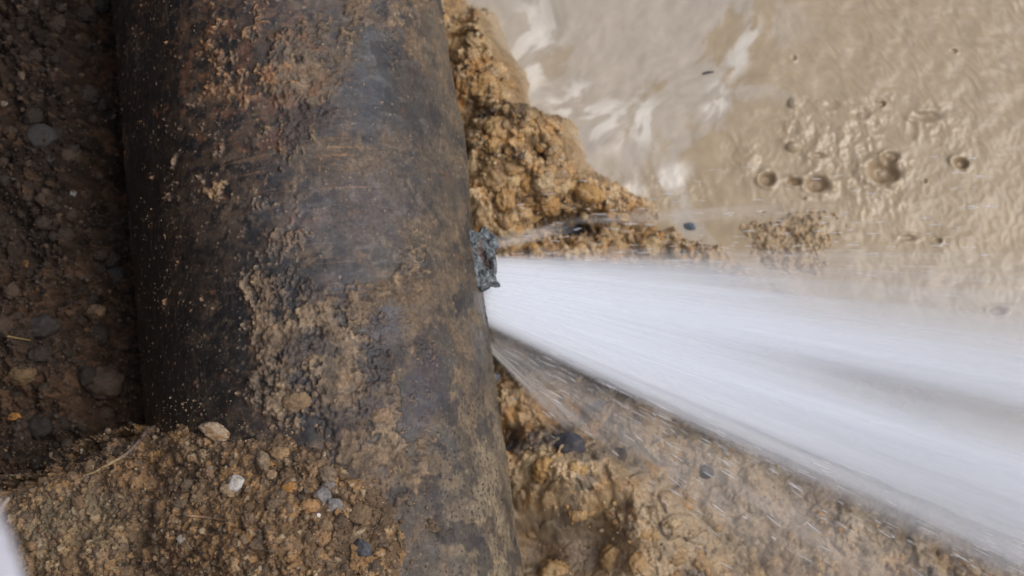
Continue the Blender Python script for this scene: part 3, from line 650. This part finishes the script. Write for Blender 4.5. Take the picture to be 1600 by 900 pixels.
tag(lumps('soil_clods', 150, (lambda a, b: 1.0 * (a < 168 + .07 * b) * (b < 740), (-20, 215, -10, 740)), 5, 20, [(.05, .036, .027), (.035, .027, .022), (.065, .045, .032), (.03, .024, .02)], 35, MAT_SOIL, sink=.4),
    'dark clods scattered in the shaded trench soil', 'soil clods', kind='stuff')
tag(lumps('soil_clods', 170, (lambda a, b: 1.0 * (sdpoly(a, b, MOUND) > 6), (-20, 630, 680, 915)), 5, 15, PAL_M, 37, MAT_MOUND, sink=.5, gain=1.15),
    'brown clods half sunk in the loose soil mound', 'soil clods', kind='stuff')
def reg_pipe(a, b):
    l = 175 + .08 * b; r_ = 690 + .142 * b
    return (a > l + 3) * (a < r_ - 12) * (.12 + .7 * blob(a, b, 520, 600, 140, 130) + .5 * blob(a, b, 460, 120, 90, 110) + .1 * (a < 330)) * (sdpoly(a, b, MOUND) < 0)
PAL_P = [(.17, .12, .075), (.22, .16, .10), (.13, .095, .06), (.26, .19, .12), (.09, .07, .05)]
o = crumbs('stuck_grit', None, 1800, (reg_pipe, (175, 800, 0, 880)), .5, 2.4, PAL_P, 9, MAT_ROCK, sink=.35)
P(o); tag(o, 'tan grit stuck to the pipe', kind='stuff')

# ------------------------------------------------------------------ slabs cut from an outline (real thickness)
def slab(name, poly, z0, slope, thick, mat, step_px, colf, rough_amp, parent=None, seed=0, zf=None):
    pts = np.array(poly, float); x0, y0 = pts.min(0) - 2; x1, y1 = pts.max(0) + 2
    gx = np.arange(x0, x1, step_px); gy = np.arange(y0, y1, step_px); A, B = np.meshgrid(gx, gy)
    sdp = sdpoly(A, B, poly); ny, nx = A.shape
    zt = z0 + slope[0] * (A - x0) + slope[1] * (B - y0) + (zf(A, B) if zf else 0)
    X, Y = unproj(A, B, zt)
    edge = ss(0, 2.5 * step_px + 1, sdp)
    Z = zt + rough_amp * (fbm(X, Y, 160, 4, seed + 1) + .5 * fbm(X, Y, 420, 3, seed + 2)) - thick * .35 * (1 - edge)
    i = np.arange(ny * nx).reshape(ny, nx)
    cell = (sdp[:-1, :-1] > 0) & (sdp[:-1, 1:] > 0) & (sdp[1:, 1:] > 0) & (sdp[1:, :-1] > 0)
    q = np.stack([i[:-1, :-1], i[1:, :-1], i[1:, 1:], i[:-1, 1:]], -1)[cell]
    nv = ny * nx; top = q; bot = q[:, ::-1] + nv
    cnt = {}
    for f in q:
        for a in range(4):
            e = (f[a], f[(a + 1) % 4]); cnt[e] = 1
    side = np.array([(b, a, a + nv, b + nv) for (a, b) in cnt if (b, a) not in cnt])
    V = np.concatenate([np.stack([X, Y, Z], -1).reshape(-1, 3), np.stack([X, Y, Z - thick], -1).reshape(-1, 3)])
    Fa = np.concatenate([top, bot, side]); c = colf(A, B, X, Y); c = np.concatenate([c.reshape(-1, 3)] * 2)
    used = np.unique(Fa); mp = np.zeros(len(V), int); mp[used] = np.arange(len(used))
    return mesh_from(name, V[used], mp[Fa], mat, col=c[used])
MAT_METAL = earth_mat('corroded_zinc', .45, fine=900, amt=.45, bump=.6, bdist=.0006, spec=.6)
def metal_col(A, B, X, Y):
    c = np.zeros(A.shape + (3,)) + np.array((.12, .142, .152))
    c = mixc(c, ss(0, .4, fbm(X, Y, 220, 4, 7)), (.22, .25, .265))
    c = mixc(c, .9 * ss(.1, .4, fbm(X, Y, 150, 3, 9)), (.035, .045, .05))
    c = mixc(c, .95 * blob(A + 3 * fbm(X, Y, 300, 2, 4), B, 760, 408, 6, 19, -28, .6), (.05, .028, .02))
    return mixc(c, .6 * blob(A, B, 750, 385, 4, 14, 0), (.16, .09, .05))
o = slab('torn_metal', [(722, 360), (735, 357), (742, 358), (748, 361), (752, 353), (758, 351), (764, 357), (770, 362), (777, 368), (778, 380), (774, 384), (773, 392), (775, 402), (776, 415), (774, 424),
                       (776, 436), (782, 442), (772, 443), (766, 442), (760, 447), (752, 451), (744, 448), (735, 440), (726, 400)],
         .034, (0, 0), .012, MAT_METAL, .8, metal_col, .0016, seed=3, zf=lambda A, B: -.003 * blob(A, B, 759, 410, 7, 18, -28, .6))
P(o); tag(o, 'jagged blue-grey torn metal scrap sticking out above the leak')
# white sleeve edge very close to the lens
MAT_CLOTH = earth_mat('white_cloth', .9, fine=300, amt=.03, bump=.1, spec=.2)
o = slab('white_cloth', [(-60, 700), (-24, 760), (-6, 800), (12, 840), (28, 880), (44, 930), (60, 1000), (-200, 1050), (-420, 900), (-300, 640), (-100, 600)], .84, (0, 0), .004, MAT_CLOTH, 6,
         lambda A, B, X, Y: np.zeros(A.shape + (3,)) + np.array((.66, .70, .84)), .0015, seed=23, zf=lambda A, B: .012 * np.sin(A * .02 + B * .011) - .03 * ss(-60, 50, A))
tag(o, 'blurred bluish white cloth edge poking into the bottom left corner', 'cloth')

# ------------------------------------------------------------------ twigs and straws
def stalk(name, label, cat, pts, rad_px, c1, c2, seed, group, lift=.002, pos_z=None):
    pts = np.array(pts, float); t = np.linspace(0, len(pts) - 1, 60)
    a = np.interp(t, np.arange(len(pts)), pts[:, 0]); b = np.interp(t, np.arange(len(pts)), pts[:, 1])
    kk = np.ones(7) / 7; a2 = np.convolve(np.pad(a, 3, 'edge'), kk, 'valid'); b2 = np.convolve(np.pad(b, 3, 'edge'), kk, 'valid')
    if pos_z is None:
        H = hit(a2, b2); z = H[:, 2]; z = np.maximum.accumulate(np.convolve(np.pad(z, 6, 'edge'), np.ones(13) / 13, 'valid')) if False else np.convolve(np.pad(z, 10, 'edge'), np.ones(21) / 21, 'valid')
        z = np.maximum(z, H[:, 2]) + lift
        z = np.convolve(np.pad(z, 4, 'edge'), np.ones(9) / 9, 'valid')
    else: z = np.full(a2.shape, pos_z)
    x, y = unproj(a2, b2, z); C = np.stack([x, y, z], 1)
    T = np.gradient(C, axis=0); T /= np.linalg.norm(T, axis=1)[:, None]; U = np.cross(T, [0, 0, 1.]); U /= np.linalg.norm(U, axis=1)[:, None]; W = np.cross(T, U)
    k = depth_at(x, y, z) / F; r = np.random.RandomState(seed)
    s = np.linspace(0, 1, 60); rr = np.interp(s, np.linspace(0, 1, len(rad_px)), rad_px) * (1 + .12 * np.convolve(r.normal(size=64), np.ones(5) / 5, 'valid')) * k
    rr[0] *= .3; rr[-1] *= .3
    ph = np.linspace(0, 2 * math.pi, 9)[:-1]
    V = C[:, None] + rr[:, None, None] * (np.cos(ph)[None, :, None] * U[:, None] + np.sin(ph)[None, :, None] * W[:, None])
    cc = mixc(np.zeros((60, 8, 3)) + np.array(c1), np.repeat(ss(.3, .7, s)[:, None], 8, 1), c2)
    caps = [[i for i in range(8)], [59 * 8 + i for i in range(8)][::-1]]
    Fc = np.concatenate([grid_faces(60, 8, True), np.array([[0, 1, 2, 3], [0, 3, 4, 7], [4, 5, 6, 7]]), np.array([[3, 2, 1, 0], [7, 4, 3, 0], [7, 6, 5, 4]]) + 472])
    o = mesh_from(name, V.reshape(-1, 3), Fc, MAT_ROCK, col=cc.reshape(-1, 3)); tag(o, label, cat, group); return o
GS = 'twigs and dry stalks lying on the soil'
stalk('twig', 'thin bent twig with pale peeled lower end on the soil mound', 'twig', [(233, 666), (222, 684), (205, 703), (190, 715), (170, 725), (150, 737), (132, 743)], [3.0, 2.6, 3.0, 2.4, 1.2], (.16, .125, .105), (.33, .24, .13), 1, GS)
stalk('straw_stalk', 'dry tan stalk lying across the foreground soil below the white stone', 'straw', [(274, 804), (300, 806), (335, 810), (366, 816)], [1.4, 1.8, 1.8, 1.0], (.36, .24, .14), (.30, .19, .11), 2, GS)
stalk('straw_stalk', 'yellowish grass stalk at the left edge halfway down the picture', 'straw', [(-12, 520), (5, 524), (25, 528), (49, 532)], [2.0, 1.8, 1.5, .8], (.28, .20, .08), (.22, .16, .07), 3, GS)
stalk('straw_stalk', 'thin upright grass stalk standing above the yellowish one at the left edge', 'straw', [(-2, 512), (4, 495), (7, 470)], [1.6, 1.4, .8], (.10, .085, .05), (.10, .08, .05), 4, GS)
stalk('straw_stalk', 'short upright cream straw fragment near the bottom of the soil mound', 'straw', [(299, 872), (301, 889)], [2.6, 2.2], (.50, .36, .15), (.45, .3, .12), 5, GS)
stalk('straw_stalk', 'tiny curved pale straw fragment on the soil under the black pipe', 'straw', [(314, 716), (318, 729)], [1.6, 1.2], (.42, .33, .2), (.3, .2, .12), 6, GS)
stalk('twig', 'dark thin root in the hollow left of the mound', 'twig', [(0, 752), (15, 744), (36, 734)], [1.2, 1.5, 1.0], (.05, .04, .03), (.07, .05, .04), 7, GS)
stalk('twig', 'blurred greyish twig at the left edge above the white cloth', 'twig', [(-20, 830), (0, 798), (14, 776)], [4, 4, 3.6], (.25, .2, .17), (.3, .24, .2), 8, GS, lift=.0, pos_z=.34)
stalk('twig', 'short dark stick on the wet clay at the top', 'twig', [(722, 108), (732, 101)], [2.6, 2.4], (.035, .03, .03), (.04, .035, .03), 9, GS)
stalk('twig', 'small dark twig floating on the pale silt film', 'twig', [(1098, 115), (1107, 113), (1116, 112)], [1.4, 1.8, 1.0], (.07, .06, .07), (.07, .06, .07), 10, GS)

# ------------------------------------------------------------------ the jet
jet = bpy.data.objects.new('water_jet', None); COL.objects.link(jet)
jx, jy = unproj(757, 450, 0.0); jet.location = (float(jx), float(jy), 0)
tag(jet, 'broad white jet of water spraying from the leak in the pipe towards the right', 'water jet')
def JP(o): o.parent = jet; o.location = (-jet.location[0], -jet.location[1], 0); return o
def spray_mat(name, color, fx, fy, amt):
    m = bpy.data.materials.new(name); m.use_nodes = True; t = m.node_tree; t.nodes.clear(); L = t.links.new
    out = N(t, 'ShaderNodeOutputMaterial'); mx = N(t, 'ShaderNodeMixShader'); tr = N(t, 'ShaderNodeBsdfTransparent')
    df = N(t, 'ShaderNodeBsdfDiffuse'); tl = N(t, 'ShaderNodeBsdfTranslucent'); m2 = N(t, 'ShaderNodeMixShader'); m2.inputs[0].default_value = .45
    df.inputs[0].default_value = (*color, 1); tl.inputs[0].default_value = (*color, 1)
    L(df.outputs[0], m2.inputs[1]); L(tl.outputs[0], m2.inputs[2])
    at = N(t, 'ShaderNodeAttribute', attribute_name='dens'); u = N(t, 'ShaderNodeAttribute', attribute_name='u'); v = N(t, 'ShaderNodeAttribute', attribute_name='v'); l = N(t, 'ShaderNodeAttribute', attribute_name='w')
    cb = N(t, 'ShaderNodeCombineXYZ')
    a1 = N(t, 'ShaderNodeMath', operation='MULTIPLY'); a1.inputs[1].default_value = fx; a2 = N(t, 'ShaderNodeMath', operation='MULTIPLY'); a2.inputs[1].default_value = fy
    L(u.outputs['Fac'], a1.inputs[0]); L(v.outputs['Fac'], a2.inputs[0]); L(a1.outputs[0], cb.inputs[0]); L(a2.outputs[0], cb.inputs[1]); L(l.outputs['Fac'], cb.inputs[2])
    ns = N(t, 'ShaderNodeTexNoise'); ns.inputs['Scale'].default_value = 1; ns.inputs['Detail'].default_value = 6; ns.inputs['Roughness'].default_value = .5; L(cb.outputs[0], ns.inputs['Vector'])
    mr = N(t, 'ShaderNodeMapRange'); L(ns.outputs['Fac'], mr.inputs['Value']); mr.inputs['From Min'].default_value = .28; mr.inputs['From Max'].default_value = .72
    mr.inputs['To Min'].default_value = 1 - amt; mr.inputs['To Max'].default_value = 1 + amt
    mu = N(t, 'ShaderNodeMath', operation='MULTIPLY', use_clamp=True); L(mr.outputs[0], mu.inputs[0]); L(at.outputs['Fac'], mu.inputs[1])
    L(mu.outputs[0], mx.inputs[0]); L(tr.outputs[0], mx.inputs[1]); L(m2.outputs[0], mx.inputs[2]); L(mx.outputs[0], out.inputs[0])
    return m
MAT_JET = spray_mat('white_spray', (.92, .955, 1.0), 22, 1.1, .42)
MAT_VEIL = spray_mat('thin_spray', (.80, .79, .78), 7, 2.0, .6)
def spray(name, top, bot, z0, z1, H0, H1, layers, densf, mat, ns=150, nf=260, label=None, wob=.02):
    """nested flattened cones between two bounding lines (each: start px, end px), closed round the flow axis"""
    (ax, ay), (bx, by) = top; (cx, cy), (dx, dy) = bot
    Vs, Ds, Us, Vv, Ws, Fs = [], [], [], [], [], []
    for k, (rho, dk) in enumerate(layers):
        s = np.linspace(0, 1, ns)[:, None] + np.zeros((1, nf)); ph = np.linspace(0, 2 * math.pi, nf, endpoint=False)[None] + np.zeros((ns, 1))
        t = .5 + .5 * rho * np.cos(ph) * (1 + wob * (perlin(s * 22, np.cos(ph) * 2 + k, 55) + perlin(s * 60, np.cos(ph) * 2 + k, 56) * .5))
        px = (ax + (bx - ax) * s) * (1 - t) + (cx + (dx - cx) * s) * t; py = (ay + (by - ay) * s) * (1 - t) + (cy + (dy - cy) * s) * t

        z = z0 + (z1 - z0) * (1 - (1 - s) ** 3)
        X, Y = unproj(px, py, z)
        H = H0 + (H1 - H0) * s
        Z = z + rho * H * np.sin(ph) * (1 + .15 * perlin(t * 20 + 5 * k, s * 2, 3))
        n_ = ns * nf
        Fs.append(grid_faces(ns, nf, True) + k * n_)
        Vs.append(np.stack([X, Y, Z], -1).reshape(-1, 3)); Ds.append((dk * densf(t, s, k)).ravel()); Us.append(t.ravel()); Vv.append(s.ravel()); Ws.append((0 * s + k * 3.7 + (np.sin(ph) > 0) * 11).ravel())
    o = mesh_from(name, np.concatenate(Vs), np.concatenate(Fs), mat, attrs={'dens': np.concatenate(Ds), 'u': np.concatenate(Us), 'v': np.concatenate(Vv), 'w': np.concatenate(Ws)})
    JP(o)
    if label: o['label'] = label
    return o
def dens_main(t, s, k):
    X = 752 + s * 1000
    n = perlin(t * 6 + 7 * k, s * 1.2 + k, 301) * .6 + perlin(t * 15 + 7 * k, s * 1.6 + k, 302) * .25
    prof = np.interp(t, [0, .04, .10, .20, .30, .38, .46, .54, .64, .76, .90, .97, 1.0], [.0, .12, .24, .30, .75, .90, .22, .35, .95, .85, .62, .30, .0])
    prof0 = np.interp(t, [0, .03, .12, .5, .9, .97, 1.0], [.25, .75, 1, 1, 1, .6, .2])
    m = ss(.12, .62, s); p = prof0 * (1 - m) + prof * m
    p = p * (1 - .30 * ss(.25, .85, s))
    return np.clip(p + n * (.12 + .8 * m) * p, 0, 1.2)
spray('spray_fan', ((738, 398), (1760, 412)), ((738, 500), (1760, 1010)), .004, -.13, .010, .030,
      [(1.10, .05), (1.04, .08), (1.0, .12), (.97, .24), (.91, .38), (.83, .52), (.68, .62), (.45, .62)], dens_main, MAT_JET)
# thin veil of side spray falling across the bank below the jet
def dens_v(t, s, k):
    e = np.sin(np.pi * np.clip(t, 0, 1)) ** .8
    n = perlin(t * 5 + 3 * k, s * 1.5, 311) * .6 + perlin(t * 14 + 3 * k, s * 2.5, 312) * .5
    return np.clip(e * (.55 + 1.1 * n), 0, 1) * ss(0, .04, s) * (1 - .55 * ss(.4, 1, s))
spray('spray_veil', ((750, 500), (1680, 1000)), ((756, 530), (1500, 1160)), .0, -.13, .006, .020, [(1, .07), (.8, .09), (.5, .10)], dens_v, MAT_VEIL, 100, 140)
spray('spray_veil', ((756, 522), (1000, 720)), ((758, 545), (955, 760)), -.01, -.10, .004, .010, [(1, .30), (.7, .35)], lambda t, s, k: dens_v(t, s, k) * 1.2 * (1 - ss(.7, 1, s)), MAT_VEIL, 80, 60)
spray('spray_veil', ((775, 370), (905, 338)), ((772, 392), (915, 362)), .0, -.08, .004, .012, [(1, .2), (.7, .2)], lambda t, s, k: dens_v(t, s, k) * 1.4 * (1 - ss(.6, 1, s)), MAT_VEIL, 80, 60)
spray('spray_veil', ((770, 388), (1750, 380)), ((770, 402), (1750, 470)), .01, -.07, .003, .02, [(1, .14), (.7, .18)], lambda t, s, k: dens_v(t, s, k) * ss(0, .2, s), MAT_VEIL, 100, 80)
spray('spray_veil', ((860, 340), (1320, 300)), ((860, 352), (1320, 350)), -.08, -.16, .003, .01, [(1, .13), (.6, .16)], lambda t, s, k: dens_v(t, s, k) * ss(0, .2, s) * (1 - ss(.7, 1, s)), MAT_VEIL, 80, 60)

spray('spray_veil', ((770, 470), (1680, 880)), ((765, 560), (1250, 1160)), -.03, -.125, .006, .03, [(1, .05), (.7, .06)], lambda t, s, k: dens_v(t, s, k) + .1 * np.sin(np.pi * t) * ss(0, .3, s), MAT_VEIL, 100, 140)
# streaking drops, each a thin spindle
MAT_DROP = spray_mat('bright_drops', (.88, .91, .95), 1, 1, .0)
def drops(n, gen, seed, label):
    r = np.random.RandomState(seed); ph = np.linspace(0, 2 * math.pi, 6)[:-1]; st = np.array([0, .15, .5, .85, 1.]); pr = np.array([.02, .7, 1, .7, .02])
    Vs, Fs, Ds = [], [], []; gf = grid_faces(5, 5, True)
    for i in range(n):
        px, py, dx, dy, L_, w_, z, a = gen(r)
        x0, y0 = unproj(px, py, z); x1, y1 = unproj(px + dx * L_, py + dy * L_, z - .004)
        A = np.array([x0, y0, z]); B = np.array([x1, y1, z - .004]); T = B - A; T /= np.linalg.norm(T); U = np.cross(T, [0, 0, 1]); U /= np.linalg.norm(U); W = np.cross(T, U)
        rr = w_ * depth_at(*A) / F
        V = A + st[:, None, None] * (B - A) + (pr * rr)[:, None, None] * (np.cos(ph)[None, :, None] * U + np.sin(ph)[None, :, None] * W)
        Vs.append(V.reshape(-1, 3)); Fs.append(gf + i * 25); Ds.append(np.full(25, a))
    D = np.concatenate(Ds)
    o = mesh_from('flying_drops', np.concatenate(Vs), np.concatenate(Fs), MAT_DROP, attrs={'dens': D, 'u': D * 0, 'v': D * 0, 'w': D * 0})
    JP(o); o['kind'] = 'stuff'; o['label'] = label
AP = (483., 388.)
def g_edge(r):
    x = r.uniform(775, 1600); sl = .455 + abs(r.normal()) * .05 - r.uniform(0, .05) if r.uniform() < .75 else .03 + r.normal() * .02
    y = AP[1] + (x - AP[0]) * sl; d = np.array([1, sl * 1.05]); d /= np.hypot(*d)
    return x, y, d[0], d[1], r.uniform(6, 36), r.uniform(.25, .7), r.uniform(-.08, .0), r.uniform(.1, .45)
def g_low(r):
    x = r.uniform(790, 1560); y = AP[1] + (x - AP[0]) * (.47 + abs(r.normal()) * .16); a = .5 + r.uniform(0, .35)
    d = np.array([1, a]); d /= np.hypot(*d)
    return x, y, d[0], d[1], r.uniform(5, 32), r.uniform(.35, 1.0), r.uniform(-.12, .0), r.uniform(.15, .7)
def g_up(r):
    x = r.uniform(800, 1540); y = 400 - abs(r.normal()) * 65
    return x, y, .995, r.uniform(-.12, .08), r.uniform(5, 26), r.uniform(.4, 1.2), r.uniform(-.16, -.02), r.uniform(.2, .6)
drops(380, g_edge, 1, 'bright streaking drops along the jet edges')
drops(220, g_low, 2, 'scattered drops flying over the clay below the jet')
drops(150, g_up, 3, 'small drops skimming the water above the jet')
